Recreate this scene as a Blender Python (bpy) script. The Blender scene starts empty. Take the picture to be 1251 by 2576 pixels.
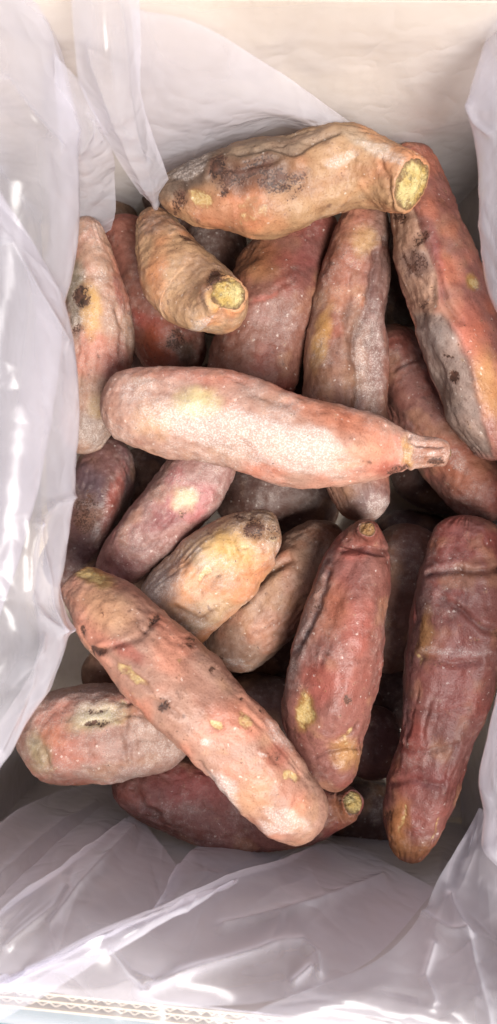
import bpy, math, random
import numpy as np
from mathutils import Vector

# ---------------------------------------------------------------- camera / world / light / exposure
D = 0.385                 # camera height above the top of the heap (z = 0), metres
VW, VH, FPX = 1251.0, 2575.0, 1981.0
scn = bpy.context.scene
col = scn.collection
cd = bpy.data.cameras.new('camera')
cam = bpy.data.objects.new('camera', cd); col.objects.link(cam)
cam.location = (0, 0, D); cam.rotation_euler = (0, 0, 0)
cd.sensor_fit = 'VERTICAL'; cd.sensor_height = 24.0; cd.sensor_width = 24.0
cd.lens = 24.0 * FPX / VH
cd.clip_start = 0.01; cd.clip_end = 50
cd.dof.use_dof = True; cd.dof.focus_distance = 0.365; cd.dof.aperture_fstop = 5.0
scn.camera = cam

w = bpy.data.worlds.new('World'); scn.world = w; w.use_nodes = True
w.node_tree.nodes['Background'].inputs[0].default_value = (0.78, 0.78, 1.0, 1)
w.node_tree.nodes['Background'].inputs[1].default_value = 0.07

def area(name, loc, target, size, power, colr, size_y=None):
    l = bpy.data.lights.new(name, 'AREA'); l.energy = power; l.color = colr
    l.shape = 'RECTANGLE'; l.size = size; l.size_y = size_y or size
    o = bpy.data.objects.new(name, l); col.objects.link(o); o.location = loc
    o.rotation_euler = (Vector(target) - Vector(loc)).to_track_quat('-Z', 'Y').to_euler()
    return o
area('ceiling_lamp', (0.36, -0.57, 1.24), (0, 0.02, 0), 0.60, 52.0, (1.0, 0.965, 0.92), 0.60)
area('fill_light', (-0.35, 0.75, 1.15), (0, -0.05, 0), 1.0, 7.5, (0.84, 0.85, 1.0), 0.8)  # added fill lamp behind the box, brightens the film on the front wall

vs = scn.view_settings
vs.view_transform = 'Standard'; vs.look = 'None'; vs.exposure = 0.0; vs.gamma = 1.0
vs.use_curve_mapping = False
scn.cycles.max_bounces = 10; scn.cycles.transparent_max_bounces = 24
scn.cycles.diffuse_bounces = 2; scn.cycles.glossy_bounces = 3; scn.cycles.transmission_bounces = 6

# ---------------------------------------------------------------- helpers
def sc(z): return (D - z) / FPX
def P(px, py, z):
    s = sc(z); return np.array([(px - VW/2) * s, (VH/2 - py) * s, z])
def to_px(W):
    s = (D - W[..., 2]) / FPX
    return W[..., 0] / s + VW/2, VH/2 - W[..., 1] / s

def _h(ix, iy, iz, seed):
    n = (ix.astype(np.int64) * 374761393 + iy.astype(np.int64) * 668265263 + iz.astype(np.int64) * 2147483647 + seed * 974634777) & 0xffffffff
    n = ((n ^ (n >> 13)) * 1274126177) & 0xffffffff
    n = ((n ^ (n >> 16)) * 2246822519) & 0xffffffff
    return ((n ^ (n >> 15)) & 0xffffff).astype(np.float32) / 8388608.0 - 1.0
def noise(p, seed=0):
    """value noise, p (...,3) -> about -1..1"""
    i = np.floor(p); f = (p - i).astype(np.float32); i = i.astype(np.int64)
    f = f * f * f * (f * (f * 6 - 15) + 10)
    r = 0
    for a in (0, 1):
        for b in (0, 1):
            for c in (0, 1):
                wgt = (f[..., 0] if a else 1 - f[..., 0]) * (f[..., 1] if b else 1 - f[..., 1]) * (f[..., 2] if c else 1 - f[..., 2])
                r = r + wgt * _h(i[..., 0] + a, i[..., 1] + b, i[..., 2] + c, seed)
    return r
def fbm(p, seed=0, o=3, g=0.5):
    a, t, s = 1.0, 0, 0
    for k in range(o):
        t = t + a * noise(p * (2.03 ** k) + 11.7 * k, seed + 17 * k); s += a; a *= g
    return t / s
def sstep(a, b, x):
    t = np.clip((x - a) / (b - a), 0, 1); return t * t * (3 - 2 * t)
def catmull(pts, t):
    """pts (n,d), t in 0..n-1"""
    pts = np.asarray(pts, float); n = len(pts)
    ext = np.vstack([2 * pts[0] - pts[1], pts, 2 * pts[-1] - pts[-2]])
    i = np.clip(np.floor(t).astype(int), 0, n - 2); f = (t - i)[:, None]
    p0, p1, p2, p3 = ext[i], ext[i + 1], ext[i + 2], ext[i + 3]
    return 0.5 * (2 * p1 + (p2 - p0) * f + (2 * p0 - 5 * p1 + 4 * p2 - p3) * f ** 2 + (3 * p1 - p0 - 3 * p2 + p3) * f ** 3)
def seg_dist(x, y, pts):
    """distance of x,y to an open polyline"""
    d = np.full(x.shape, 1e9)
    for (ax, ay), (bx, by) in zip(pts[:-1], pts[1:]):
        vx, vy = bx - ax, by - ay; L = vx * vx + vy * vy + 1e-9
        t = np.clip(((x - ax) * vx + (y - ay) * vy) / L, 0, 1)
        d = np.minimum(d, np.hypot(x - ax - t * vx, y - ay - t * vy))
    return d
def poly_sd(x, y, pts):
    """signed distance to a closed polygon, positive inside"""
    d = seg_dist(x, y, list(pts) + [pts[0]]); ins = np.zeros(x.shape, bool)
    for (ax, ay), (bx, by) in zip(pts, list(pts[1:]) + [pts[0]]):
        c = ((ay > y) != (by > y)) & (x < (bx - ax) * (y - ay) / (by - ay + 1e-12) + ax)
        ins ^= c
    return np.where(ins, d, -d)

def mesh_obj(name, V, F, mat, parent=None, smooth=True, attrs=None):
    V = np.asarray(V, np.float32).reshape(-1, 3); F = np.asarray(F, np.int32)
    me = bpy.data.meshes.new(name); k = F.shape[1]
    me.vertices.add(len(V)); me.vertices.foreach_set('co', V.ravel())
    me.loops.add(F.size); me.loops.foreach_set('vertex_index', F.ravel())
    me.polygons.add(len(F)); me.polygons.foreach_set('loop_start', np.arange(0, F.size, k, dtype=np.int32))
    me.polygons.foreach_set('loop_total', np.full(len(F), k, np.int32))
    me.polygons.foreach_set('use_smooth', np.full(len(F), smooth, bool))
    for an, arr in (attrs or {}).items():
        a = me.attributes.new(an, 'FLOAT_COLOR', 'POINT'); a.data.foreach_set('color', np.asarray(arr, np.float32).ravel())
    me.update(calc_edges=True); me.validate()
    if mat: me.materials.append(mat)
    o = bpy.data.objects.new(name, me); col.objects.link(o)
    if parent: o.parent = parent
    return o
def grid_faces(nu, nv, wrap_v=False):
    i, j = np.meshgrid(np.arange(nu - 1), np.arange(nv if wrap_v else nv - 1), indexing='ij')
    j2 = (j + 1) % nv
    return np.stack([i * nv + j, (i + 1) * nv + j, (i + 1) * nv + j2, i * nv + j2], -1).reshape(-1, 4)
def boxes(name, bl, mat, parent=None):
    """bl: list of 8-corner arrays (bottom 4, top 4)"""
    V, F = [], []
    q = [(0, 3, 2, 1), (4, 5, 6, 7), (0, 1, 5, 4), (1, 2, 6, 5), (2, 3, 7, 6), (3, 0, 4, 7)]
    for b in bl:
        n = len(V); V += [tuple(p) for p in b]; F += [[n + k for k in f] for f in q]
    return mesh_obj(name, V, F, mat, parent, smooth=False)
def empty(name, loc=(0, 0, 0)):
    o = bpy.data.objects.new(name, None); o.location = loc; o.empty_display_size = 0.02; col.objects.link(o); return o
def tag(o, label, cat, group=None):
    o['label'] = label; o['category'] = cat
    if group: o['group'] = group
def lin(r, g, b): return np.array([((c / 255) / 12.92 if c <= 10 else ((c / 255 + 0.055) / 1.055) ** 2.4) for c in (r, g, b)])

# ---------------------------------------------------------------- materials
def new_mat(name):
    m = bpy.data.materials.new(name); m.use_nodes = True
    nt = m.node_tree; nt.nodes.clear()
    out = nt.nodes.new('ShaderNodeOutputMaterial')
    return m, nt, out
class NT:
    def __init__(s, nt): s.nt = nt
    def n(s, t, **kw):
        x = s.nt.nodes.new(t)
        for k, v in kw.items():
            if k.startswith('i_'):
                key = k[2:]; key = int(key) if key.isdigit() else key.replace('_', ' ')
                s.put(x, key, v)
            else: setattr(x, k, v)
        return x
    def put(s, x, key, v):
        if hasattr(v, 'is_output'): s.nt.links.new(v, x.inputs[key])
        else: x.inputs[key].default_value = v
    def math(s, op, a, b=0.0, c=0.0, clamp=False):
        x = s.n('ShaderNodeMath', operation=op); x.use_clamp = clamp
        s.put(x, 0, a); s.put(x, 1, b); s.put(x, 2, c); return x.outputs[0]
    def mix(s, f, a, b, mode='MIX'):
        x = s.n('ShaderNodeMix', data_type='RGBA', blend_type=mode)
        s.put(x, 0, f); s.put(x, 6, a); s.put(x, 7, b); return x.outputs[2]
    def noise(s, vec, scale, detail=3, rough=0.55, out=0):
        x = s.n('ShaderNodeTexNoise'); s.put(x, 'Vector', vec); s.put(x, 'Scale', scale); s.put(x, 'Detail', detail); s.put(x, 'Roughness', rough)
        return x.outputs[out]
    def ramp(s, v, a, b, lo=0.0, hi=1.0):
        x = s.n('ShaderNodeMapRange', interpolation_type='SMOOTHSTEP'); s.put(x, 0, v); s.put(x, 1, a); s.put(x, 2, b); s.put(x, 3, lo); s.put(x, 4, hi)
        return x.outputs[0]

def potato_material():
    m, nt, out = new_mat('sweet_potato_skin'); g = NT(nt)
    base = g.n('ShaderNodeAttribute', attribute_name='skin').outputs['Color']
    mk = g.n('ShaderNodeAttribute', attribute_name='marks')
    sep = g.n('ShaderNodeSeparateColor'); g.put(sep, 0, mk.outputs['Color'])
    frost, yel, char, wet = sep.outputs[0], sep.outputs[1], sep.outputs[2], mk.outputs['Alpha']
    co = g.n('ShaderNodeTexCoord').outputs['Object']
    n_mid = g.noise(co, 260, 3, 0.65); n_fine = g.noise(co, 1100, 1, 0.7); n_grain = g.noise(co, 1500, 1, 0.7); n_low = g.noise(co, 75, 2, 0.6)
    # skin mottling
    c = g.mix(g.ramp(n_low, 0.35, 0.7, 0.0, 0.35), base, g.mix(1.0, base, (0.72, 0.58, 0.52, 1), 'MULTIPLY'))
    c = g.mix(g.ramp(n_mid, 0.52, 0.75, 0.0, 0.42), c, g.mix(1.0, c, (1.35, 1.3, 1.2, 1), 'MULTIPLY'))
    c = g.mix(g.ramp(g.noise(co, 150, 3, 0.7), 0.53, 0.72, 0.0, 0.36), c, g.mix(1.0, c, (0.50, 0.42, 0.42, 1), 'MULTIPLY'))
    c = g.mix(g.ramp(n_fine, 0.54, 0.70, 0.0, 0.45), c, g.mix(1.0, c, (0.55, 0.46, 0.42, 1), 'MULTIPLY'))
    # hair-fine skin cracks, broken up
    wv = g.n('ShaderNodeVectorMath', operation='MULTIPLY_ADD'); g.put(wv, 0, g.noise(co, 90, 2, 0.5, 1)); g.put(wv, 1, (0.012, 0.012, 0.012)); g.put(wv, 2, co)
    ck = g.n('ShaderNodeTexVoronoi', feature='DISTANCE_TO_EDGE'); g.put(ck, 'Vector', wv.outputs[0]); g.put(ck, 'Scale', 105.0)
    crack = g.math('MULTIPLY', g.ramp(ck.outputs['Distance'], 0.0, 0.045, 1.0, 0.0), g.ramp(n_low, 0.47, 0.60))
    c = g.mix(g.math('MULTIPLY', crack, 0.16), c, g.mix(1.0, c, (0.28, 0.18, 0.16, 1), 'MULTIPLY'))
    # small dark eyes and pits
    pv = g.n('ShaderNodeTexVoronoi', feature='F1'); g.put(pv, 'Vector', wv.outputs[0]); g.put(pv, 'Scale', 85.0)
    ps = g.n('ShaderNodeSeparateColor'); g.put(ps, 0, pv.outputs['Color'])
    pit = g.math('MULTIPLY', g.math('GREATER_THAN', ps.outputs[0], 0.80), g.ramp(g.math('ADD', pv.outputs['Distance'], g.math('MULTIPLY', g.math('SUBTRACT', n_fine, 0.5), 0.25)), 0.05, 0.17, 1.0, 0.0))
    c = g.mix(g.math('MULTIPLY', pit, 0.62), c, (0.075, 0.032, 0.024, 1))
    # exposed yellow flesh
    fy = g.ramp(g.math('ADD', yel, g.math('MULTIPLY', g.math('SUBTRACT', n_mid, 0.5), 2.4)), 0.40, 1.05)
    ycol = g.mix(g.ramp(n_fine, 0.4, 0.65), (0.44, 0.31, 0.12, 1), (0.55, 0.43, 0.22, 1))
    c = g.mix(g.math('MULTIPLY', g.ramp(g.math('ADD', yel, g.math('MULTIPLY', g.math('SUBTRACT', n_mid, 0.5), 1.6)), 0.18, 0.5), 0.42), c, (0.20, 0.095, 0.035, 1))
    c = g.mix(g.math('MULTIPLY', fy, 0.64), c, ycol)
    # frost: powdery white coat made of grains
    ff = g.ramp(g.math('ADD', frost, g.math('MULTIPLY', g.math('SUBTRACT', n_mid, 0.5), 1.1)), 0.12, 1.15)
    grain = g.ramp(g.math('ADD', n_grain, g.math('MULTIPLY', n_fine, 0.6)), 0.72, 0.98)
    fr = g.math('MULTIPLY', ff, g.math('MULTIPLY_ADD', grain, 0.55, 0.28), clamp=True)
    c = g.mix(g.math('MULTIPLY', fr, 0.85), c, (0.64, 0.565, 0.52, 1))
    # single ice grains and skin flakes everywhere
    vo = g.n('ShaderNodeTexVoronoi', feature='F1'); g.put(vo, 'Vector', co); g.put(vo, 'Scale', 420.0); g.put(vo, 'Randomness', 1.0)
    vs_ = g.n('ShaderNodeSeparateColor'); g.put(vs_, 0, vo.outputs['Color'])
    keep = g.ramp(g.math('ADD', vs_.outputs[0], g.math('MULTIPLY', n_low, 0.5)), 1.10, 1.16)
    dotr = g.math('MULTIPLY_ADD', vs_.outputs[1], 0.16, 0.08)
    dot = g.math('MULTIPLY', keep, g.math('LESS_THAN', g.math('ADD', vo.outputs['Distance'], g.math('MULTIPLY', g.math('SUBTRACT', n_grain, 0.5), 0.9)), dotr))
    c = g.mix(g.math('MULTIPLY', dot, 0.28), c, (0.85, 0.76, 0.68, 1))
    # charred / sticky dark patches
    fk = g.ramp(g.math('ADD', char, g.math('ADD', g.math('MULTIPLY', g.math('SUBTRACT', n_mid, 0.5), 2.4), g.math('MULTIPLY', g.math('SUBTRACT', n_fine, 0.5), 2.2))), 0.55, 1.0)
    c = g.mix(g.math('MULTIPLY', g.ramp(char, 0.1, 1.0), 0.55), c, (0.13, 0.062, 0.040, 1))
    kcol = g.mix(g.ramp(n_mid, 0.35, 0.7), (0.016, 0.009, 0.008, 1), (0.085, 0.035, 0.022, 1))
    c = g.mix(g.math('MULTIPLY', fk, 0.90), c, kcol)
    rough = g.math('SUBTRACT', g.math('MULTIPLY_ADD', fr, 0.25, g.math('MULTIPLY_ADD', n_mid, 0.34, 0.42)), g.math('MULTIPLY', wet, 0.22), clamp=True)
    hgt = g.math('ADD', g.math('MULTIPLY', n_mid, 0.55), g.math('MULTIPLY', n_fine, 0.34))
    bp = g.n('ShaderNodeBump', i_Strength=0.55, i_Distance=0.0011); g.put(bp, 'Height', hgt)
    b = g.n('ShaderNodeBsdfPrincipled'); g.put(b, 'Base Color', c); g.put(b, 'Roughness', rough); g.put(b, 'Normal', bp.outputs[0])
    b.inputs['Specular IOR Level'].default_value = 0.34
    nt.links.new(b.outputs[0], out.inputs[0]); return m

def flesh_material(name='cut_flesh', dim=1.0):
    m, nt, out = new_mat(name); g = NT(nt)
    co = g.n('ShaderNodeTexCoord').outputs['Object']
    n1 = g.noise(co, 330, 4, 0.7); n2 = g.noise(co, 900, 3, 0.7); n3 = g.noise(co, 140, 2, 0.5)
    c = g.mix(g.ramp(n3, 0.4, 0.65), (0.50, 0.39, 0.17, 1), (0.43, 0.28, 0.08, 1))
    c = g.mix(g.ramp(n1, 0.54, 0.68, 0, .8), c, (0.20, 0.15, 0.07, 1))
    c = g.mix(g.ramp(g.noise(co, 190, 3, 0.6), 0.54, 0.66, 0.0, 0.8), c, (0.17, 0.085, 0.03, 1))
    c = g.mix(g.ramp(n2, 0.58, 0.68, 0.0, 0.7), c, (0.60, 0.52, 0.34, 1))
    rim = g.n('ShaderNodeAttribute', attribute_name='rim').outputs['Fac']
    c = g.mix(g.ramp(g.math('ADD', rim, g.math('MULTIPLY', g.math('SUBTRACT', n1, 0.5), 0.9)), 0.64, 1.0, 0.0, 0.85), c, (0.13, 0.06, 0.025, 1))
    c = g.mix(1.0, c, (dim, dim * (0.5 + 0.5 * dim), dim * (0.5 + 0.5 * dim), 1), 'MULTIPLY')
    bp = g.n('ShaderNodeBump', i_Strength=0.9, i_Distance=0.002); g.put(bp, 'Height', g.math('ADD', n1, g.math('MULTIPLY', n2, 0.6)))
    b = g.n('ShaderNodeBsdfPrincipled', i_Roughness=0.6); g.put(b, 'Base Color', c); g.put(b, 'Normal', bp.outputs[0])
    nt.links.new(b.outputs[0], out.inputs[0]); return m

def film_material():
    m, nt, out = new_mat('milky_plastic_film'); g = NT(nt)
    co = g.n('ShaderNodeTexCoord').outputs['Object']
    n1 = g.noise(co, 14, 3, 0.5); n2 = g.noise(co, 90, 3, 0.55)
    dif = g.n('ShaderNodeBsdfDiffuse', i_Color=(0.89, 0.87, 0.95, 1))
    tra = g.n('ShaderNodeBsdfTranslucent', i_Color=(0.89, 0.87, 0.95, 1))
    milk = g.n('ShaderNodeMixShader', i_Fac=0.42); nt.links.new(dif.outputs[0], milk.inputs[1]); nt.links.new(tra.outputs[0], milk.inputs[2])
    clear = g.n('ShaderNodeBsdfTransparent', i_Color=(0.97, 0.965, 0.98, 1))
    lw = g.n('ShaderNodeLayerWeight', i_Blend=0.5)
    op = g.math('ADD', g.math('MULTIPLY_ADD', n1, 0.20, 0.07), g.math('MULTIPLY', lw.outputs['Facing'], 0.54), clamp=True)
    body = g.n('ShaderNodeMixShader'); g.put(body, 0, op); nt.links.new(clear.outputs[0], body.inputs[1]); nt.links.new(milk.outputs[0], body.inputs[2])
    rid = g.math('ABSOLUTE', g.math('SUBTRACT', g.noise(co, 46, 2, 0.5), 0.5))
    bp = g.n('ShaderNodeBump', i_Strength=0.42, i_Distance=0.006); g.put(bp, 'Height', g.math('ADD', rid, g.math('MULTIPLY', n2, 0.05)))
    nt.links.new(bp.outputs[0], dif.inputs['Normal']); nt.links.new(bp.outputs[0], tra.inputs['Normal'])
    glo = g.n('ShaderNodeBsdfGlossy', i_Roughness=0.25, i_Color=(1, 1, 1, 1)); bp2 = g.n('ShaderNodeBump', i_Strength=0.2, i_Distance=0.006); g.put(bp2, 'Height', rid); g.put(glo, 'Normal', bp2.outputs[0])
    fac = g.n('ShaderNodeLayerWeight', i_Blend=0.5); g.put(fac, 'Normal', bp.outputs[0])
    schlick = g.math('MULTIPLY_ADD', g.math('POWER', fac.outputs['Facing'], 5.0), 0.70, 0.020)
    fin = g.n('ShaderNodeMixShader'); g.put(fin, 0, schlick)
    nt.links.new(body.outputs[0], fin.inputs[1]); nt.links.new(glo.outputs[0], fin.inputs[2])
    nt.links.new(fin.outputs[0], out.inputs[0]); return m

def card_material(name, c1, c2):
    m, nt, out = new_mat(name); g = NT(nt)
    co = g.n('ShaderNodeTexCoord').outputs['Object']
    n1 = g.noise(co, 25, 3, 0.6); n2 = g.noise(co, 700, 3, 0.7)
    mp = g.n('ShaderNodeMapping'); g.put(mp, 0, co); mp.inputs['Scale'].default_value = (1, 1, 0.05)
    st = g.noise(mp.outputs[0], 260, 2, 0.5)
    c = g.mix(g.ramp(n1, 0.3, 0.7), c1, c2)
    c = g.mix(g.ramp(n2, 0.5, 0.7, 0, 0.35), c, g.mix(1.0, c, (0.7, 0.66, 0.6, 1), 'MULTIPLY'))
    c = g.mix(g.ramp(st, 0.45, 0.7, 0, 0.25), c, g.mix(1.0, c, (0.8, 0.77, 0.72, 1), 'MULTIPLY'))
    bp = g.n('ShaderNodeBump', i_Strength=0.3, i_Distance=0.001); g.put(bp, 'Height', g.math('ADD', st, g.math('MULTIPLY', n2, 0.4)))
    b = g.n('ShaderNodeBsdfPrincipled', i_Roughness=0.8); g.put(b, 'Base Color', c); g.put(b, 'Normal', bp.outputs[0])
    nt.links.new(b.outputs[0], out.inputs[0]); return m

def floor_material():
    m, nt, out = new_mat('teal_floor'); g = NT(nt)
    co = g.n('ShaderNodeTexCoord').outputs['Object']
    n1 = g.noise(co, 9, 4, 0.6); n2 = g.noise(co, 200, 3, 0.6)
    c = g.mix(g.ramp(n1, 0.45, 0.62), (0.015, 0.12, 0.15, 1), (0.05, 0.20, 0.24, 1))
    c = g.mix(g.ramp(n2, 0.5, 0.7, 0, 0.3), c, (0.12, 0.28, 0.32, 1))
    b = g.n('ShaderNodeBsdfPrincipled', i_Roughness=0.45); g.put(b, 'Base Color', c)
    nt.links.new(b.outputs[0], out.inputs[0]); return m

M_SKIN, M_FLESH, M_FILM = potato_material(), flesh_material(), film_material()
M_DRY = flesh_material('dry_stalk', 0.45)
M_CARD = card_material('cardboard_liner', (0.74, 0.62, 0.45, 1), (0.67, 0.55, 0.39, 1))
M_CORE = card_material('cardboard_core', (0.52, 0.45, 0.35, 1), (0.44, 0.37, 0.28, 1))
M_FLOOR = floor_material()

# ---------------------------------------------------------------- setting and box
FLOOR_Z = -0.105
fl = mesh_obj('floor', [(-3, -3, FLOOR_Z), (3, -3, FLOOR_Z), (3, 3, FLOOR_Z), (-3, 3, FLOOR_Z)], [(0, 1, 2, 3)], M_FLOOR, smooth=False)
fl['kind'] = 'structure'

BASE_Z, RIM = -0.098, 0.100
CORN = [(-0.135, 0.186), (0.128, 0.184), (0.141, -0.1965), (-0.137, -0.1675)]      # inner corners, clockwise from back left
box = empty('cardboard_box', (0, 0, FLOOR_Z))
tag(box, 'cardboard carton with raw corrugated rim, lined with plastic and full of potatoes', 'carton')
def child(o, parent):
    o.parent = parent; o.matrix_parent_inverse = parent.matrix_world.inverted() if False else parent.matrix_basis.inverted()
TH = 0.0064
cc = np.mean(np.array(CORN), 0)
for k in range(4):
    a, b = np.array(CORN[k]), np.array(CORN[(k + 1) % 4])
    t = (b - a) / np.linalg.norm(b - a); n = np.array([-t[1], t[0]])
    if np.dot(n, (a + b) / 2 - cc) < 0: n = -n
    ext = TH if k % 2 == 0 else -0.0004
    a2, b2 = a - t * ext, b + t * ext
    def slab(o0, o1, z0, z1):
        q = [a2 + n * o0, b2 + n * o0, b2 + n * o1, a2 + n * o1]
        return [(*p, z0) for p in q] + [(*p, z1) for p in q]
    child(boxes('wall', [slab(0, 0.0006, FLOOR_Z + 0.001, RIM), slab(0.0030, 0.0035, FLOOR_Z + 0.001, RIM - 0.0006), slab(TH - 0.0006, TH, FLOOR_Z + 0.001, RIM)], M_CARD), box)
    # two corrugated cores, each a wavy sheet running the wall's height
    V, F = [], []; L = np.linalg.norm(b2 - a2)
    for o0, o1, pitch, ph in ((0.0007, 0.0029, 0.0052, 0.0), (0.0036, 0.0057, 0.0046, 0.9)):
        ns = int(L / pitch * 8); s = np.linspace(0.0008, L - 0.0008, ns)
        tri = 2 * np.abs((s / pitch + ph) % 1 - 0.5)
        jit = noise(np.stack([s * 90, s * 0 + k, s * 0 + o0 * 999], 1), 5)
        tri = 2 * np.abs(((s + .0042 * jit) / pitch + ph) % 1 - 0.5)
        off = o0 + (o1 - o0 - 0.0005) * np.clip(tri * (1 - .25 * np.abs(noise(np.stack([s * 60, s * 0 + 3 + k, s * 0], 1), 8))) , 0, 1)
        nb = len(V)
        for si, oi in zip(s, off):
            for dz, zz in ((0, FLOOR_Z + 0.002), (0, RIM - 0.0012), (0.0005, RIM - 0.0012), (0.0005, FLOOR_Z + 0.002)):
                p = a2 + t * si + n * (oi + dz); V.append((p[0], p[1], zz))
        for i in range(ns - 1):
            q = nb + 4 * i
            for (u, v) in ((0, 1), (1, 2), (2, 3)): F.append((q + u, q + v, q + 4 + v, q + 4 + u))
    child(mesh_obj('corrugated_core', V, F, M_CORE, smooth=False), box)
q = [(p[0], p[1]) for p in CORN]
child(boxes('bottom_board', [[(*p, FLOOR_Z + 0.002) for p in q] + [(*p, BASE_Z) for p in q]], M_CARD), box)

# ---------------------------------------------------------------- sweet potatoes
GROUP = 'sweet potatoes heaped in the carton'
ALL = []
def potato(label, st, base, tip=None, kinds=(0, 0), seed=1, marks=(), cracks=(), lump=0.05, squash=0.93, blunt=(0.9, 0.9),
           nu=230, nv=150, frost=0.1, wet=0.2, wrinkle=0.3, second=None, flesh=None, stalk=None):
    """st: stations (px, py, z, r_px) from tip to tip. kinds: 0 rounded tip, 1 cut face."""
    rng = np.random.default_rng(seed)
    st = np.array(st, float)
    Wp = np.array([P(*s[:3]) for s in st]); Rm = st[:, 3] * sc(st[:, 2])
    tt = np.linspace(0, len(st) - 1, 600)
    C = catmull(Wp, tt); R = np.maximum(catmull(np.stack([Rm, Rm], 1), tt)[:, 0], 0.002)
    S = np.concatenate([[0], np.cumsum(np.linalg.norm(np.diff(C, axis=0), axis=1))]); L = S[-1]
    x = np.linspace(0, 1, nu); k = 0.9
    s = L * (x - k * np.sin(2 * np.pi * x) / (2 * np.pi))
    C = np.stack([np.interp(s, S, C[:, i]) for i in range(3)], 1); R = np.interp(s, S, R)
    T = np.gradient(C, axis=0); T /= np.linalg.norm(T, axis=1)[:, None] + 1e-12
    up = np.array([0, 0, 1.0]); U = np.zeros_like(C)
    u = up - T[0] * T[0].dot(up)
    for i in range(nu):
        u = u - T[i] * T[i].dot(u); u /= np.linalg.norm(u); U[i] = u
    N = np.cross(T, U)
    th = np.linspace(0, 2 * np.pi, nv, endpoint=False)
    cap = np.ones(nu)
    for e, (kd, bl) in enumerate(zip(kinds, blunt)):
        d = s if e == 0 else L - s
        c = max((0.10 if kd else bl) * (R[0] if e == 0 else R[-1]), 0.0015)
        f = np.sqrt(np.clip(1 - (np.clip(c - d, 0, c) / c) ** 2, 0, 1))
        if kd: f = 0.88 + 0.12 * f
        cap *= f
    # irregular cross-section
    har = np.zeros((nu, nv))
    for m_ in range(2, 6):
        ph = rng.uniform(0, 6.28) + 1.2 * noise(np.stack([s * 22 + 3.3 * m_, s * 0, s * 0], 1), seed + m_)
        am = 0.075 / (m_ - 0.8) * (1 + 0.5 * noise(np.stack([s * 25 + 7.1 * m_, s * 0 + 5, s * 0], 1), seed + 9 + m_))
        har += am[:, None] * np.cos(m_ * th[None] + ph[:, None])
    ct, sn = np.cos(th), np.sin(th)
    rad = N[:, None] * ct[None, :, None] + U[:, None] * (sn[None, :, None] * squash)
    rr = (R * cap)[:, None] * (1 + har)
    W = C[:, None] + rad * rr[..., None]
    capw = np.clip(cap, 0, 1)[:, None] ** 0.7
    q = W * 1.0 + seed * 0.37
    dn = lump * R[:, None] * (fbm(q * 40, seed, 2) * 2.2 + 0.7 * fbm(q * 105, seed + 5, 2))
    # long wrinkles along the body (coordinates: s, theta) and short cross creases
    sl = np.stack([np.broadcast_to(s[:, None] * 28, rr.shape), np.broadcast_to(ct[None] * 3.2, rr.shape), np.broadcast_to(sn[None] * 3.2, rr.shape)], -1)
    wr = fbm(sl + seed, seed + 21, 3); dn -= wrinkle * 0.0020 * np.exp(-(wr / 0.09) ** 2) * sstep(-.1, .4, fbm(q * 40, seed + 23, 2))
    sx = np.stack([np.broadcast_to(s[:, None] * 230, rr.shape), np.broadcast_to(ct[None] * 1.5, rr.shape), np.broadcast_to(sn[None] * 1.5, rr.shape)], -1)
    cr = fbm(sx + fbm(q * 90, seed + 3, 2)[..., None] * 0.8, seed + 31, 2); dn += wrinkle * 0.00045 * (cr - 0.2)
    dn += 0.00055 * fbm(q * 330, seed + 41, 2)
    W = W + rad * (dn * capw)[..., None]
    px, py = to_px(W); topside = sn[None, :] * np.ones((nu, 1)) > -0.35
    wx = px + 16 * fbm(q * 160, seed + 51, 3); wy = py + 16 * fbm(q * 160, seed + 61, 3)
    # colours
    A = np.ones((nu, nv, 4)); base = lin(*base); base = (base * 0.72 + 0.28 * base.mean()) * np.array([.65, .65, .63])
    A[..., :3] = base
    m1 = sstep(-0.15, 0.45, fbm(q * 55, seed + 71, 3))
    sec = lin(*second) if second is not None else base * np.array([0.82, 0.68, 0.66])
    A[..., :3] += (sec - base) * m1[..., None] * 0.7
    t2 = sstep(.12, .5, fbm(q * np.array([1, 1, 1.]) * 75, seed + 73, 3)); A[..., :3] += (lin(176, 134, 98) - A[..., :3]) * (0.26 * t2)[..., None]
    t3 = sstep(.12, .55, fbm(q * 60, seed + 77, 3)); A[..., :3] += (lin(96, 60, 50) - A[..., :3]) * (0.24 * t3)[..., None]
    lw_ = sstep(0.1, 0.5, wr) * 0.25; A[..., :3] *= (1 - lw_[..., None] * np.array([0.4, 0.7, 0.75]))
    K = np.zeros((nu, nv, 4)); K[..., 3] = wet
    K[..., 0] = 0.15 + frost + 0.40 * fbm(q * 70, seed + 81, 3)
    groove = np.exp(-(wr / 0.06) ** 2); A[..., :3] *= (1 - 0.30 * wrinkle * groove[..., None])
    off = np.zeros((nu, nv))
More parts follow.
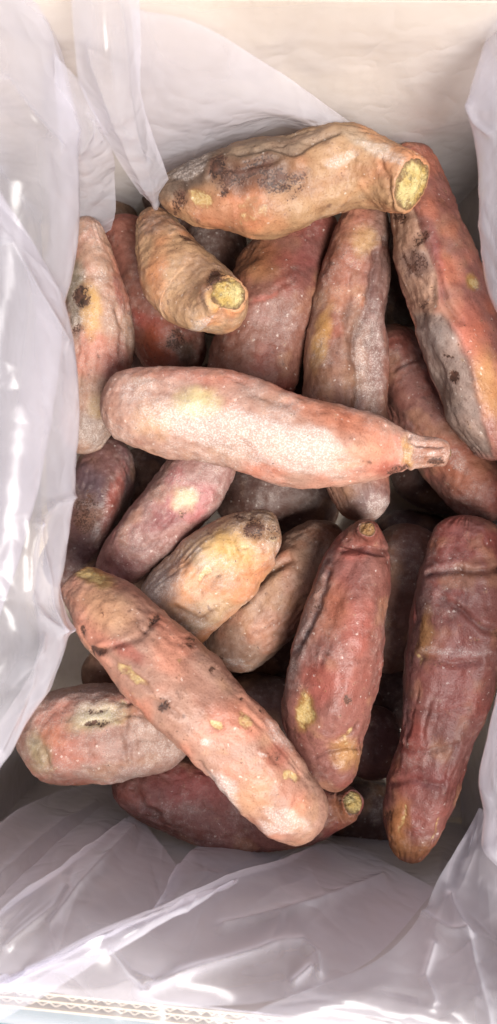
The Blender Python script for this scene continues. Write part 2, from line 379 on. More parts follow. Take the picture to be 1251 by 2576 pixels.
    for mk in marks:
        kind = mk[0]
        if kind in 'FYKW':      # ellipse patch: kind, x, y, rx, ry, rot, strength
            _, mx, my, ex, ey, ro, stg = mk
            if kind == 'K' and ex < 24: stg *= 1.45; ex *= 1.15; ey *= 1.15
            if kind == 'Y': stg *= 1.15
            c_, s_ = math.cos(math.radians(ro)), math.sin(math.radians(ro))
            dx, dy = wx - mx, wy - my
            e = np.sqrt(((dx * c_ + dy * s_) / ex) ** 2 + ((-dx * s_ + dy * c_) / ey) ** 2)
            v = stg * (1 - sstep(0.45, 1.25, e)) * topside
            ch = 'FYKW'.index(kind); K[..., ch] = np.maximum(K[..., ch], v) if stg > 0 else K[..., ch] + v
            if kind == 'Y': off -= 0.0007 * np.clip(v, 0, 1)
            if kind == 'K': off -= 0.0006 * np.clip(v, 0, 1)
        elif kind == 'C':       # coloured ellipse: C, rgb, x, y, rx, ry, rot, strength
            _, rgb, mx, my, ex, ey, ro, stg = mk
            c_, s_ = math.cos(math.radians(ro)), math.sin(math.radians(ro))
            dx, dy = wx - mx, wy - my
            e = np.sqrt(((dx * c_ + dy * s_) / ex) ** 2 + ((-dx * s_ + dy * c_) / ey) ** 2)
            v = stg * (1 - sstep(0.35, 1.3, e)) * topside
            A[..., :3] += (lin(*rgb) * .74 - A[..., :3]) * v[..., None]
        elif kind == 'P':       # peeled polygon: P, rgb, pts, depth_mm, soft_px, strength
            _, rgb, pts, dep, soft, stg = mk
            sd = poly_sd(px + 0.35 * (wx - px), py + 0.35 * (wy - py), pts)
            v = sstep(-soft, soft, sd) * topside
            A[..., :3] += (lin(*rgb) * .74 * (1 + 0.25 * fbm(q * 130, seed + 91, 3))[..., None] - A[..., :3]) * (stg * v)[..., None]
            off -= dep * 0.001 * v - 0.0005 * np.exp(-((sd + 4) / 5) ** 2) * topside * (dep > 0)
    for crk in cracks:          # pts, width_px, depth_mm, darkness
        pts, wd, dep, dk = crk
        d = seg_dist(px + 0.45 * (wx - px), py + 0.45 * (wy - py), pts)
        g_ = np.exp(-(d / wd) ** 2) * topside
        off -= dep * 0.001 * g_ - dep * 0.00035 * np.exp(-((d - 2.4 * wd) / (1.3 * wd)) ** 2) * topside
        A[..., :3] *= (1 - 0.55 * dk * g_)[..., None] * np.array([1, 0.93, 0.92]) ** (dk * g_[..., None])
        K[..., 2] = np.maximum(K[..., 2], dk * 0.45 * g_)
    W = W + rad * (off * capw)[..., None]
    V = W.reshape(-1, 3); F = grid_faces(nu, nv, True)
    A = np.clip(A, 0.004, 0.95).reshape(-1, 4); K = np.clip(K, 0, 1.5).reshape(-1, 4)
    # close rounded tips by collapsing the end rings
    poles = []
    for e in (0, 1):
        if not kinds[e]:
            ring = slice(0, nv) if e == 0 else slice((nu - 1) * nv, nu * nv)
            V[ring] = V[ring].mean(0)
    loc = C[nu // 2].copy(); loc[2] -= R[nu // 2]
    cutr = nu - 1
    if stalk: cutr = int(np.argmax(to_px(C)[0] > stalk))
    n0 = (cutr + 1) * nv
    o = mesh_obj('sweet_potato', V[:n0] - loc, grid_faces(cutr + 1, nv, True), M_SKIN, attrs={'skin': A[:n0], 'marks': K[:n0]})
    if stalk:
        n1 = cutr * nv
        sk = mesh_obj('stalk', V[n1:] - loc, grid_faces(nu - cutr, nv, True), M_SKIN, attrs={'skin': A[n1:], 'marks': K[n1:]}); sk.parent = o
    o.location = loc; tag(o, label, 'sweet potato', GROUP)
    for e in (0, 1):
        if kinds[e]:
            ring = W[0] if e == 0 else W[-1]
            cen = ring.mean(0); d = -T[0] if e == 0 else T[-1]
            nr = 14; rows = []
            for i in range(nr):
                t = 1 - i / (nr - 1)
                rows.append(cen + (ring - cen) * t * 1.0 + d * (0.0016 * (1 - t) ** 0.6 * (1 if kinds[e] == 1 else -1.5)))
            Vc = np.array(rows); nn = fbm(Vc * 420, seed + 3, 3)
            fade = np.linspace(0, 1, nr)[:, None]
            Vc = Vc + d * ((nn * 0.0016 + 0.0016 * fbm(Vc * 160, seed + 8, 2)) * np.minimum(1, fade * 4))[..., None]
            c = mesh_obj('cut_end', Vc.reshape(-1, 3) - loc, grid_faces(nr, nv, True), flesh or M_FLESH, attrs={'rim': np.repeat(np.repeat(np.linspace(1, 0, nr)[:, None, None], nv, 1), 4, 2)}); c.parent = o
    ALL.append((label, st, o))
    return o
TAN, SAL, RED, BRN, GRY = (196, 150, 112), (200, 136, 108), (158, 88, 80), (140, 86, 66), (128, 112, 106)
# 1 big tan one across the top
potato('large tan sweet potato lying across the top with yellow cut end',
    [(398, 492, .022, 26), (440, 486, .024, 52), (520, 484, .027, 88), (600, 474, .030, 112), (690, 463, .032, 119), (790, 440, .034, 106), (870, 424, .036, 99), (935, 430, .039, 84), (990, 446, .044, 72), (1036, 460, .052, 64)],
    (200, 146, 90), kinds=(0, 1), seed=3, frost=-.04, second=(190, 128, 92), wet=0.35, lump=0.075,
    marks=[('C', (72, 62, 58), 470, 440, 130, 60, -32, .85), ('C', (86, 66, 54), 640, 395, 140, 46, -8, .8), ('C', (150, 130, 112), 720, 355, 190, 34, -8, .7), ('C', (184, 164, 142), 930, 365, 90, 26, 25, .6),
           ('C', (178, 112, 84), 590, 520, 130, 60, 0, .5), ('C', (72, 42, 34), 640, 445, 130, 44, -6, .8), ('K', 590, 440, 60, 26, -10, 1.0), ('K', 690, 460, 60, 28, 10, .95), ('K', 740, 450, 40, 26, 20, .75), ('K', 640, 410, 60, 18, -10, .9), ('Y', 508, 500, 38, 24, 20, .9), ('Y', 640, 530, 46, 40, 0, .45),
           ('K', 548, 425, 18, 36, 20, .8), ('K', 640, 428, 52, 26, -12, .95), ('K', 700, 440, 34, 24, 30, .9), ('K', 565, 482, 12, 18, 0, .8), ('K', 445, 510, 18, 36, 10, .6),
           ('K', 740, 480, 26, 40, 40, .55), ('F', 640, 440, 140, 40, -6, .34), ('F', 860, 395, 46, 20, -20, .8), ('F', 960, 380, 90, 22, 24, .7), ('F', 480, 420, 80, 26, -30, .6)],
    cracks=[([(600, 385), (680, 372), (740, 385), (790, 360), (850, 335)], 7, 1.6, .35), ([(560, 430), (620, 415), (700, 400)], 6, 1.2, .4), ([(960, 400), (975, 450), (985, 515)], 6, .9, .15)])
# 2 short tan one, rounded end towards the camera
potato('short tan sweet potato with ragged yellow cut face towards the camera',
    [(368, 530, -.010, 34), (392, 575, -.008, 54), (420, 640, 0, 80), (455, 700, .007, 98), (505, 742, .013, 102), (540, 768, .026, 84), (562, 752, .039, 64), (572, 740, .047, 53)],
    (220, 164, 106), kinds=(0, 1), seed=7, frost=0.12, second=(196, 132, 92), wet=.3, blunt=(1, .7), lump=.04,
    marks=[('C', (120, 84, 70), 385, 555, 50, 40, 0, .6), ('C', (190, 126, 84), 390, 690, 30, 70, 5, .5), ('Y', 572, 738, 40, 46, 10, 1.1), ('C', (214, 170, 60), 566, 738, 44, 50, 10, .7),
           ('K', 545, 702, 22, 26, -40, .8), ('K', 596, 722, 9, 9, 0, .8), ('F', 540, 815, 80, 34, -25, 1.3), ('F', 596, 775, 26, 50, 25, 1.1), ('K', 540, 740, 10, 44, -20, .45), ('K', 575, 780, 36, 10, -30, .4),
           ('C', (186, 110, 70), 548, 808, 16, 12, 0, .7), ('K', 476, 602, 16, 5, 20, .6)],
    cracks=[([(525, 720), (535, 760), (560, 790), (590, 800)], 6, .8, .15)])
# 3 wide red-brown one in the middle
potato('wide red-brown sweet potato half hidden under the tan one at the top',
    [(800, 520, -.028, 60), (768, 590, -.026, 92), (722, 680, -.024, 118), (680, 780, -.022, 124), (650, 880, -.022, 116), (632, 985, -.024, 104), (622, 1050, -.026, 60)],
    (152, 88, 66), seed=11, frost=-.04, second=(132, 68, 58), wet=.3, wrinkle=.2,
    marks=[('C', (176, 118, 76), 640, 650, 60, 70, 30, .5), ('F', 700, 800, 90, 80, 0, .4), ('C', (110, 62, 66), 780, 640, 50, 110, 20, .5), ('C', (196, 116, 100), 665, 745, 40, 10, -20, .7)],
    cracks=[([(610, 760), (660, 752), (705, 722), (745, 700)], 5, .7, .2)])
# 4 long brown creased one
potato('long brown sweet potato with a deep lengthwise crease, under the pale centre one',
    [(925, 506, -.003, 40), (918, 560, -.004, 60), (896, 690, -.007, 84), (872, 840, -.010, 101), (868, 990, -.011, 111), (884, 1120, -.012, 100), (908, 1230, -.014, 80), (932, 1312, -.016, 50)],
    (164, 108, 80), seed=15, frost=.05, second=(152, 94, 76), wet=.25,
    marks=[('C', (110, 82, 78), 950, 780, 40, 300, 0, .75), ('C', (196, 150, 84), 812, 850, 22, 90, 12, .7), ('C', (196, 160, 110), 915, 610, 30, 50, 10, .6), ('F', 930, 900, 50, 200, 0, .65),
           ('C', (120, 98, 98), 940, 1260, 70, 60, 0, .7), ('F', 950, 1275, 40, 40, 0, .7), ('F', 870, 760, 60, 120, 0, .3)],
    cracks=[([(945, 640), (938, 720), (915, 800), (888, 850), (890, 900), (905, 960), (895, 1040)], 9, 2.6, .6), ([(965, 600), (960, 700), (940, 780)], 7, 1.5, .3), ([(880, 700), (868, 800), (880, 900), (876, 1020)], 6, .9, .2)])
# 5 pale frosted one across the centre, with a stalk
potato('pale pink frosted sweet potato with a dry stalk lying across the centre',
    [(256, 1018, .027, 62), (300, 1022, .029, 84), (400, 1036, .033, 109), (520, 1042, .036, 114), (640, 1072, .038, 113), (740, 1104, .039, 115), (850, 1122, .038, 103), (935, 1130, .036, 84), (990, 1134, .034, 62), (1026, 1136, .033, 46), (1058, 1138, .032, 39), (1090, 1139, .031, 36), (1122, 1141, .030, 29)],
    (206, 146, 120), kinds=(0, 1), flesh=M_DRY, stalk=1030, seed=19, frost=.22, second=(198, 128, 106), wet=.1, wrinkle=.15, blunt=(1.0, 1), lump=.045,
    marks=[('F', 640, 1100, 340, 70, 14, 1.3), ('F', 780, 1120, 130, 56, 15, 1.25), ('C', (216, 200, 140), 495, 1015, 66, 40, 0, .7), ('C', (214, 168, 120), 390, 1060, 60, 50, 0, .5), ('F', 350, 980, 60, 40, -40, .8),
           ('C', (200, 120, 88), 850, 1050, 170, 40, 20, .6), ('F', 900, 1140, 90, 60, 10, -.4), ('C', (196, 118, 96), 450, 940, 170, 22, 5, .4), ('C', (200, 150, 80), 1024, 1135, 16, 44, 0, .9),
           ('K', 1000, 1182, 30, 16, -20, .8), ('C', (150, 70, 56), 985, 1180, 40, 22, -20, .7), ('K', 1095, 1165, 20, 14, 0, .7), ('C', (150, 92, 66), 1085, 1140, 56, 44, 0, .9), ('F', 1090, 1135, 40, 7, 5, .8), ('F', 300, 1090, 60, 30, 30, .5)],
    cracks=[([(870, 1110), (900, 1150), (930, 1165)], 4, .5, .1), ([(1030, 1095), (1022, 1135), (1018, 1180)], 5, 1.2, .3), ([(1040, 1115), (1110, 1122)], 4, .8, .2), ([(1040, 1150), (1110, 1152)], 4, .8, .3), ([(600, 950), (640, 990), (720, 1015)], 10, .8, .1)])
# 6 right: red skin with a peeled grey-tan side
potato('red sweet potato beside the right wall, peeled grey and tan along one side',
    [(1022, 366, .004, 50), (1040, 450, .006, 72), (1072, 590, .012, 95), (1110, 710, .016, 103), (1152, 840, .018, 110), (1205, 970, .018, 110), (1252, 1070, .016, 98), (1290, 1150, .014, 62)],
    (184, 108, 92), seed=23, frost=-.06, second=(200, 124, 96), wet=.6, wrinkle=.2, blunt=(.8, .9),
    marks=[('P', (190, 152, 128), [(940, 480), (1038, 520), (1068, 610), (1098, 700), (1102, 770), (1060, 830), (900, 830)], 1.0, 4, .9),
           ('P', (156, 140, 130), [(1020, 790), (1110, 790), (1160, 850), (1190, 960), (1240, 1150), (1100, 1120), (960, 900)], .8, 12, .85),
           ('C', (200, 150, 96), 1225, 960, 36, 120, -15, .7), ('C', (214, 170, 90), 1186, 706, 16, 22, 0, .9), ('Y', 1186, 706, 14, 18, 0, .8), ('C', (206, 120, 96), 1185, 830, 40, 90, -15, .6),
           ('K', 1055, 598, 30, 15, -30, .9), ('K', 1040, 660, 40, 32, 30, .75), ('C', (110, 88, 84), 1040, 662, 46, 40, 20, .8), ('K', 1000, 540, 22, 16, 0, .6), ('K', 1128, 902, 14, 5, 0, .95), ('K', 1137, 956, 11, 16, 25, .95),
           ('K', 1060, 770, 14, 10, 0, .5), ('F', 1090, 850, 40, 40, 0, .5), ('C', (150, 66, 66), 1100, 640, 14, 80, -8, .5), ('F', 1040, 390, 30, 60, 20, .3)],
    cracks=[([(1045, 530), (1072, 610), (1104, 705), (1120, 760), (1160, 810)], 7, 1.3, .4), ([(1040, 690), (1070, 710), (1085, 700)], 4, .7, .6), ([(1010, 770), (1060, 750), (1100, 745)], 4, .6, .3), ([(1090, 700), (1085, 760), (1055, 810)], 4, .7, .5), ([(1115, 560), (1130, 640), (1150, 700)], 12, 1.0, .1)])
# 7 brown one slanting away on the right
potato('brown-red sweet potato slanting down to the right below the peeled red one',
    [(968, 820, -.044, 60), (1000, 900, -.042, 84), (1055, 1010, -.037, 96), (1125, 1120, -.030, 96), (1200, 1215, -.022, 88), (1275, 1290, -.014, 66)],
    (168, 98, 80), seed=27, frost=.1, second=(148, 80, 68), wet=.4,
    marks=[('C', (196, 126, 96), 1170, 1190, 80, 60, 45, .6), ('F', 1150, 1160, 50, 30, 40, .6), ('K', 1120, 1050, 60, 16, 50, .4)],
    cracks=[([(990, 930), (1030, 910), (1060, 900)], 5, .8, .5), ([(1080, 950), (1120, 1010), (1160, 1060)], 6, .9, .4)])
# 8 dark red one, lower right
potato('dark red wrinkled sweet potato against the right wall, tapering to the bottom',
    [(1182, 1296, .002, 62), (1176, 1370, .003, 92), (1164, 1500, .005, 115), (1152, 1620, .006, 118), (1130, 1750, .006, 107), (1094, 1880, .003, 94), (1058, 2000, .002, 85), (1038, 2090, .001, 66), (1026, 2166, -.001, 30)],
    (150, 80, 70), seed=31, frost=-.02, second=(128, 66, 58), wet=.5, wrinkle=.5, blunt=(.55, .9),
    marks=[('C', (110, 84, 80), 1062, 1560, 28, 150, 8, .8), ('C', (160, 116, 66), 1072, 1590, 16, 70, 5, .7), ('Y', 1050, 1640, 8, 40, 0, .5), ('C', (100, 76, 76), 1026, 1790, 14, 90, 5, .7),
           ('C', (176, 118, 66), 1000, 2080, 36, 90, 5, .65), ('C', (150, 100, 58), 1040, 2140, 60, 30, 0, .6), ('Y', 1014, 2060, 7, 40, 5, .7), ('Y', 1092, 2090, 6, 40, 20, .6), ('K', 975, 2050, 12, 18, 0, .5), ('F', 1130, 1430, 90, 20, 0, .4), ('F', 1150, 1640, 110, 14, 4, .6), ('C', (160, 86, 78), 1140, 1700, 70, 120, 0, .4),
           ('C', (118, 54, 56), 1080, 1960, 70, 30, 10, .4)],
    cracks=[([(1080, 1445), (1130, 1432), (1190, 1438), (1260, 1432)], 7, 2.0, .6), ([(1110, 1500), (1160, 1540), (1215, 1580), (1270, 1600)], 7, 1.8, .55), ([(1060, 1650), (1130, 1668), (1200, 1665)], 7, 1.2, .35), ([(1010, 1880), (1070, 1890), (1150, 1870)], 6, 1.0, .3), ([(985, 1970), (1040, 1962), (1110, 1975)], 6, 1.0, .35), ([(1030, 1780), (1100, 1795), (1180, 1780)], 6, .8, .25)])
# 9 red one, lower centre
potato('red sweet potato with a small stalk scar at its top, standing right of centre',
    [(924, 1330, .024, 25), (920, 1340, .014, 40), (910, 1376, .008, 68), (893, 1450, .009, 90), (868, 1550, .011, 108), (845, 1650, .012, 119), (828, 1740, .010, 118), (822, 1830, .004, 104), (836, 1920, .005, 78), (848, 1992, .008, 40)],
    (160, 90, 76), kinds=(1, 0), flesh=M_DRY, seed=35, frost=-.02, second=(142, 76, 66), wet=.5, wrinkle=.3, lump=.05,
    marks=[('C', (112, 84, 78), 770, 1560, 46, 260, 18, .85), ('F', 770, 1560, 46, 240, 18, .45), ('C', (196, 130, 96), 830, 1530, 60, 80, 0, .4), ('Y', 766, 1790, 26, 44, 15, .85), ('C', (186, 154, 62), 768, 1790, 26, 46, 15, .6), ('Y', 870, 1850, 12, 30, 10, .6), ('C', (186, 140, 80), 868, 1900, 46, 46, 0, .6),
           ('C', (120, 72, 60), 900, 1350, 80, 26, 0, .5), ('C', (164, 92, 76), 880, 1650, 60, 160, 10, .3), ('K', 880, 1760, 8, 12, 0, .6), ('K', 800, 1480, 10, 90, 18, .3)],
    cracks=[([(830, 1440), (800, 1520), (780, 1580), (745, 1640)], 7, 1.6, .4), ([(860, 1385), (920, 1378), (970, 1385)], 6, 1.2, .4), ([(810, 1660), (870, 1668), (930, 1660)], 5, .8, .25), ([(790, 1900), (840, 1885), (900, 1880)], 5, .8, .3), ([(850, 1860), (880, 1850), (900, 1820)], 5, .8, .5)])
# 10 big diagonal
potato('large salmon-orange sweet potato lying diagonally on top at lower left',
    [(196, 1466, .031, 58), (240, 1512, .036, 84), (300, 1576, .042, 108), (380, 1654, .047, 118), (470, 1742, .049, 119), (560, 1838, .048, 116), (640, 1930, .044, 112), (710, 2006, .038, 102), (792, 2080, .030, 66)],
    (194, 136, 110), kinds=(1, 0), seed=39, frost=-.14, second=(186, 124, 102), wet=.45, lump=.045, wrinkle=.2, blunt=(1, .8),
    marks=[('C', (212, 166, 128), 270, 1530, 90, 60, 40, .7), ('Y', 232, 1450, 46, 26, 20, .9), ('C', (206, 176, 96), 240, 1452, 52, 30, 20, .6), ('Y', 545, 1818, 16, 13, 0, 1.3), ('Y', 610, 1812, 18, 24, 0, .75), ('Y', 460, 1650, 20, 5, -30, 1.1), ('Y', 335, 1700, 50, 12, 38, .8), ('Y', 735, 1948, 24, 14, 40, .9),
           ('Y', 590, 1770, 10, 14, 0, .5), ('F', 524, 1872, 16, 10, 0, .95), ('F', 662, 1892, 8, 8, 0, 1.0), ('F', 560, 1990, 36, 70, -42, .9), ('C', (150, 110, 104), 560, 1990, 30, 80, -42, .5), ('F', 700, 1850, 28, 60, -40, .7), ('F', 720, 2060, 80, 30, 20, .75), ('F', 690, 2085, 60, 18, 20, .8),
           ('K', 212, 1590, 9, 12, 0, .8), ('K', 250, 1635, 20, 13, 20, .8), ('K', 390, 1562, 20, 13, -40, .8), ('K', 480, 1610, 11, 9, 30, .6), ('K', 534, 1688, 9, 12, 0, .9), ('K', 602, 1756, 8, 8, 0, .8), ('K', 412, 1778, 15, 17, 0, .9), ('K', 690, 1905, 16, 20, -30, .45), ('C', (150, 70, 58), 690, 1900, 34, 44, -40, .6),
           ('C', (166, 84, 70), 320, 1640, 70, 20, 30, .6), ('C', (216, 156, 132), 420, 1650, 70, 44, 40, .5), ('K', 660, 1790, 8, 6, 0, .6), ('C', (196, 146, 106), 640, 2000, 60, 60, 40, .5), ('K', 455, 1850, 22, 8, 45, .3)],
    cracks=[([(255, 1632), (310, 1620), (355, 1600), (392, 1562)], 6, 1.4, .45), ([(260, 1635), (310, 1680), (355, 1710), (380, 1740)], 6, 1.1, .4), ([(345, 1540), (352, 1580), (372, 1592)], 3, .6, .4), ([(375, 1760), (412, 1778), (450, 1800)], 6, 1.0, .4), ([(600, 1790), (630, 1800), (655, 1830)], 5, .7, .3), ([(505, 1920), (545, 1990), (590, 2040)], 8, 1.4, .3), ([(412, 1778), (430, 1740)], 4, .6, .5), ([(480, 1600), (470, 1615), (490, 1620)], 3, .6, .5)])
# 11 bottom left
potato('dusty pink blunt sweet potato at lower left with black and cream scar',
    [(64, 1882, -.012, 66), (100, 1864, -.010, 98), (160, 1850, -.007, 119), (250, 1841, -.005, 119), (340, 1842, -.006, 108), (420, 1856, -.010, 84), (480, 1872, -.014, 50)],
    (186, 128, 108), seed=43, frost=.32, second=(176, 110, 92), wet=.15, blunt=(.7, 1),
    marks=[('C', (176, 160, 124), 100, 1892, 34, 60, -12, .8), ('Y', 128, 1930, 16, 40, -15, .4), ('C', (196, 186, 140), 245, 1805, 80, 36, -10, .8), ('F', 250, 1790, 90, 36, -8, .8), ('K', 240, 1818, 40, 10, -5, 1.1), ('K', 246, 1786, 36, 7, 0, .8), ('K', 262, 1822, 18, 9, 0, .7),
           ('Y', 300, 1790, 22, 36, 0, .5), ('C', (150, 116, 96), 400, 1850, 80, 80, 0, .5), ('F', 400, 1890, 80, 40, 0, .6), ('C', (196, 124, 92), 130, 1850, 34, 40, 0, .6), ('F', 200, 1750, 120, 24, -8, .7)],  # brown patch on the right paints the shadow of the diagonal potato
    cracks=[([(322, 1770), (318, 1840), (330, 1930)], 6, 1.0, .3), ([(75, 1850), (110, 1880), (125, 1930)], 5, .8, .2)])
# 12 bottom
potato('brownish red sweet potato at the bottom of the heap under the diagonal one',
    [(290, 1925, -.026, 50), (360, 1960, -.024, 80), (460, 1998, -.021, 96), (570, 2030, -.018, 100), (680, 2040, -.015, 92), (770, 2042, -.012, 76), (835, 2030, -.010, 56), (872, 2022, -.006, 46), (888, 2020, 0, 34)],
    (156, 88, 78), kinds=(0, 1), seed=47, frost=.08, second=(140, 72, 68), wet=.6, lump=.05, wrinkle=.3,
    marks=[('C', (176, 116, 76), 868, 2030, 40, 50, 0, .6), ('K', 895, 2040, 14, 20, 0, .6), ('C', (190, 112, 98), 330, 2000, 50, 30, 30, .4)],
    cracks=[([(340, 1980), (365, 2030), (400, 2050)], 8, 1.6, .5)])
# 13 yellow-tan, centre left
potato('yellowish tan sweet potato with burnt tip pointing up right, in the centre',
    [(708, 1342, .012, 30), (668, 1348, .012, 66), (600, 1382, .011, 88), (530, 1440, .008, 101), (465, 1500, .003, 100), (410, 1560, -.002, 84), (370, 1610, -.006, 56)],
    (206, 158, 106), seed=51, frost=.28, second=(186, 122, 82), wet=.3, blunt=(.4, 1), lump=.07,
    marks=[('C', (212, 168, 96), 580, 1380, 70, 60, -30, .7), ('K', 640, 1325, 30, 36, 10, .95), ('K', 690, 1335, 26, 26, 0, .7), ('C', (120, 80, 36), 662, 1328, 66, 46, 10, .85), ('K', 600, 1300, 26, 9, -10, .7), ('Y', 615, 1375, 18, 14, 0, .9), ('Y', 690, 1345, 24, 22, 0, .6), ('F', 500, 1388, 22, 12, -10, 1.1), ('Y', 512, 1445, 9, 24, 30, 1.2),
           ('F', 400, 1470, 40, 60, 30, .8), ('C', (150, 128, 118), 400, 1480, 50, 70, 30, .6), ('F', 690, 1375, 40, 30, 0, .6), ('C', (150, 90, 56), 480, 1545, 60, 30, 0, .4), ('F', 440, 1370, 60, 20, -40, .6), ('K', 548, 1440, 7, 6, 0, .7), ('K', 530, 1335, 16, 6, 60, .4)],
    cracks=[([(560, 1320), (580, 1350), (600, 1400)], 8, 1.0, .15), ([(440, 1530), (500, 1560), (540, 1540)], 7, 1.2, .35)])
# 14 dull tan one below 13
potato('dull tan sweet potato tucked between the yellowish one and the red one',
    [(850, 1322, -.030, 50), (790, 1390, -.028, 84), (720, 1470, -.026, 104), (650, 1556, -.025, 104), (600, 1620, -.026, 84), (566, 1678, -.028, 50)],
    (176, 126, 96), seed=55, frost=.12, second=(156, 104, 80), wet=.2, blunt=(1, .8),
    marks=[('F', 610, 1670, 50, 14, 0, .7), ('C', (150, 106, 96), 620, 1480, 60, 40, -40, .5), ('K', 560, 1655, 10, 8, 0, .4)],
    cracks=[([(600, 1520), (680, 1430), (730, 1410)], 10, 2.0, .4), ([(640, 1590), (690, 1570), (700, 1560)], 5, .7, .3)])
# 15 pink one left of centre
potato('mauve-pink sweet potato with cream patch slanting below the pale centre one',
    [(560, 1110, -.006, 60), (520, 1170, -.006, 84), (455, 1250, -.006, 90), (390, 1325, -.007, 84), (325, 1395, -.010, 74), (262, 1462, -.014, 46)],
    (178, 116, 106), seed=59, frost=.22, second=(160, 92, 92), wet=.35,
    marks=[('C', (214, 196, 150), 466, 1255, 38, 36, -30, .85), ('F', 470, 1250, 50, 36, -40, .7), ('C', (130, 60, 66), 410, 1310, 60, 22, -20, .6), ('K', 440, 1305, 40, 8, -25, .4), ('C', (140, 74, 78), 310, 1430, 60, 40, 0, .5), ('F', 400, 1220, 60, 60, 0, .5)],
    cracks=[([(300, 1370), (360, 1385), (400, 1360)], 5, .8, .3)])
# 16 far left
potato('long tan and pink sweet potato half covered by plastic at the left wall',
    [(214, 546, .004, 34), (222, 610, .004, 54), (232, 700, .002, 76), (244, 800, 0, 92), (246, 900, -.002, 92), (236, 1000, -.004, 84), (216, 1080, -.006, 66), (196, 1140, -.008, 36)],
    (194, 140, 108), seed=63, frost=.28, second=(176, 110, 92), wet=.15,
    marks=[('C', (120, 112, 92), 190, 740, 30, 120, 0, .85), ('K', 205, 745, 16, 32, 0, 1.0), ('C', (206, 160, 80), 228, 780, 26, 80, 0, .7), ('K', 200, 830, 16, 16, 0, .5), ('C', (166, 96, 90), 300, 930, 40, 60, 0, .6), ('C', (130, 110, 98), 230, 1080, 70, 60, 0, .8), ('F', 225, 1095, 60, 50, 0, .6), ('C', (150, 120, 70), 250, 1020, 40, 30, 0, .6), ('C', (150, 76, 70), 300, 730, 16, 60, -15, .6), ('F', 235, 590, 40, 40, 0, .6)],
    cracks=[([(290, 780), (310, 830), (300, 890)], 6, .9, .3)])
# 17 dark left
potato('dark purplish sweet potato with sticky black patch beside the left plastic fold',
    [(286, 1096, -.030, 54), (268, 1160, -.029, 76), (244, 1250, -.028, 90), (210, 1340, -.027, 86), (166, 1420, -.027, 66), (130, 1470, -.027, 36)],
    (128, 80, 72), seed=67, frost=.06, second=(96, 68, 70), wet=.8,
    marks=[('K', 215, 1290, 40, 60, 10, .75), ('C', (80, 66, 72), 220, 1230, 50, 70, 0, .7), ('F', 212, 1270, 30, 20, 0, .6), ('C', (160, 88, 78), 290, 1240, 20, 90, 15, .6), ('K', 225, 1160, 50, 12, 0, .4)])
# 18 behind 2
potato('red-brown sweet potato in the shadow behind the short tan one',
    [(296, 545, -.044, 56), (320, 620, -.043, 78), (360, 720, -.041, 92), (400, 810, -.040, 94), (436, 890, -.040, 84), (462, 960, -.040, 50)],
    (166, 92, 70), seed=71, frost=.08, second=(150, 74, 66), wet=.4,
    marks=[('C', (186, 96, 60), 395, 870, 50, 60, 0, .6), ('K', 445, 850, 30, 34, 20, .8), ('C', (96, 84, 72), 470, 890, 34, 40, 0, .7)])
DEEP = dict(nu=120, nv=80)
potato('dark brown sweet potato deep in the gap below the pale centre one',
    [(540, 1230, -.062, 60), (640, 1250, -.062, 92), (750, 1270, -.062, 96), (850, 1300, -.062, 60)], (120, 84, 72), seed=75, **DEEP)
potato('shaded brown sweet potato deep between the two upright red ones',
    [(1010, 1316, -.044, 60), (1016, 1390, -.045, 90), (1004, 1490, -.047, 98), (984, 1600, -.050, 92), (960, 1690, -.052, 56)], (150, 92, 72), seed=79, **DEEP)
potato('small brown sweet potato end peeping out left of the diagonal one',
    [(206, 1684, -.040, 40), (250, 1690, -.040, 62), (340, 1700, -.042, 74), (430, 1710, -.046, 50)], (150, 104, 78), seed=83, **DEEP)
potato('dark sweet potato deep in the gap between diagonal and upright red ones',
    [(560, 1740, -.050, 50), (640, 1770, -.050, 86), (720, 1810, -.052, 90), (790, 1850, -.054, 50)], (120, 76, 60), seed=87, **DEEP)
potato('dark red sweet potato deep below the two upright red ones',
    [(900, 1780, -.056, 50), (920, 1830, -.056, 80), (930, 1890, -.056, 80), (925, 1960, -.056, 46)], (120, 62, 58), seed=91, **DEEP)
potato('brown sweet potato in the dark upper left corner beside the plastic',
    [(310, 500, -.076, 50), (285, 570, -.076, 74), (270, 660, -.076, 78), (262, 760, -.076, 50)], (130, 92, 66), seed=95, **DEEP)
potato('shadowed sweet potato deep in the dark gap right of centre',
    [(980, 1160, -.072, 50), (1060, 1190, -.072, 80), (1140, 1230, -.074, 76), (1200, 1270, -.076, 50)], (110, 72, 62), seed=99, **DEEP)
potato('added filler sweet potato in the black gap left of the wide red-brown one',  # this and the following potatoes are dark fillers added to blacken the gaps
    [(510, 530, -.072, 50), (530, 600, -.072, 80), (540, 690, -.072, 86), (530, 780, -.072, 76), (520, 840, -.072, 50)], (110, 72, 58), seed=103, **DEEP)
potato('added filler sweet potato in the gap below the dull tan one',
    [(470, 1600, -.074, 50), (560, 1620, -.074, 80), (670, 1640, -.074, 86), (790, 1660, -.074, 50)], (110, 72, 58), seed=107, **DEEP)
potato('added filler sweet potato in the gap between the bottom stalk and the dark red one',
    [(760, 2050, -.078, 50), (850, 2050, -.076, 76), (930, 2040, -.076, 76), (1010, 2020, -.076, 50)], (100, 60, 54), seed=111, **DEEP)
potato('added filler sweet potato in the black gap left of the mauve-pink one',
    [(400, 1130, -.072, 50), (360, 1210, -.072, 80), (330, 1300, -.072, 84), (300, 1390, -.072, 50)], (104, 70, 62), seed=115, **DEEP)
potato('added filler sweet potato in the dark gap above the dark red one',
    [(940, 1330, -.080, 50), (1020, 1355, -.080, 70), (1110, 1375, -.080, 70), (1200, 1390, -.080, 50)], (104, 64, 58), seed=119, **DEEP)
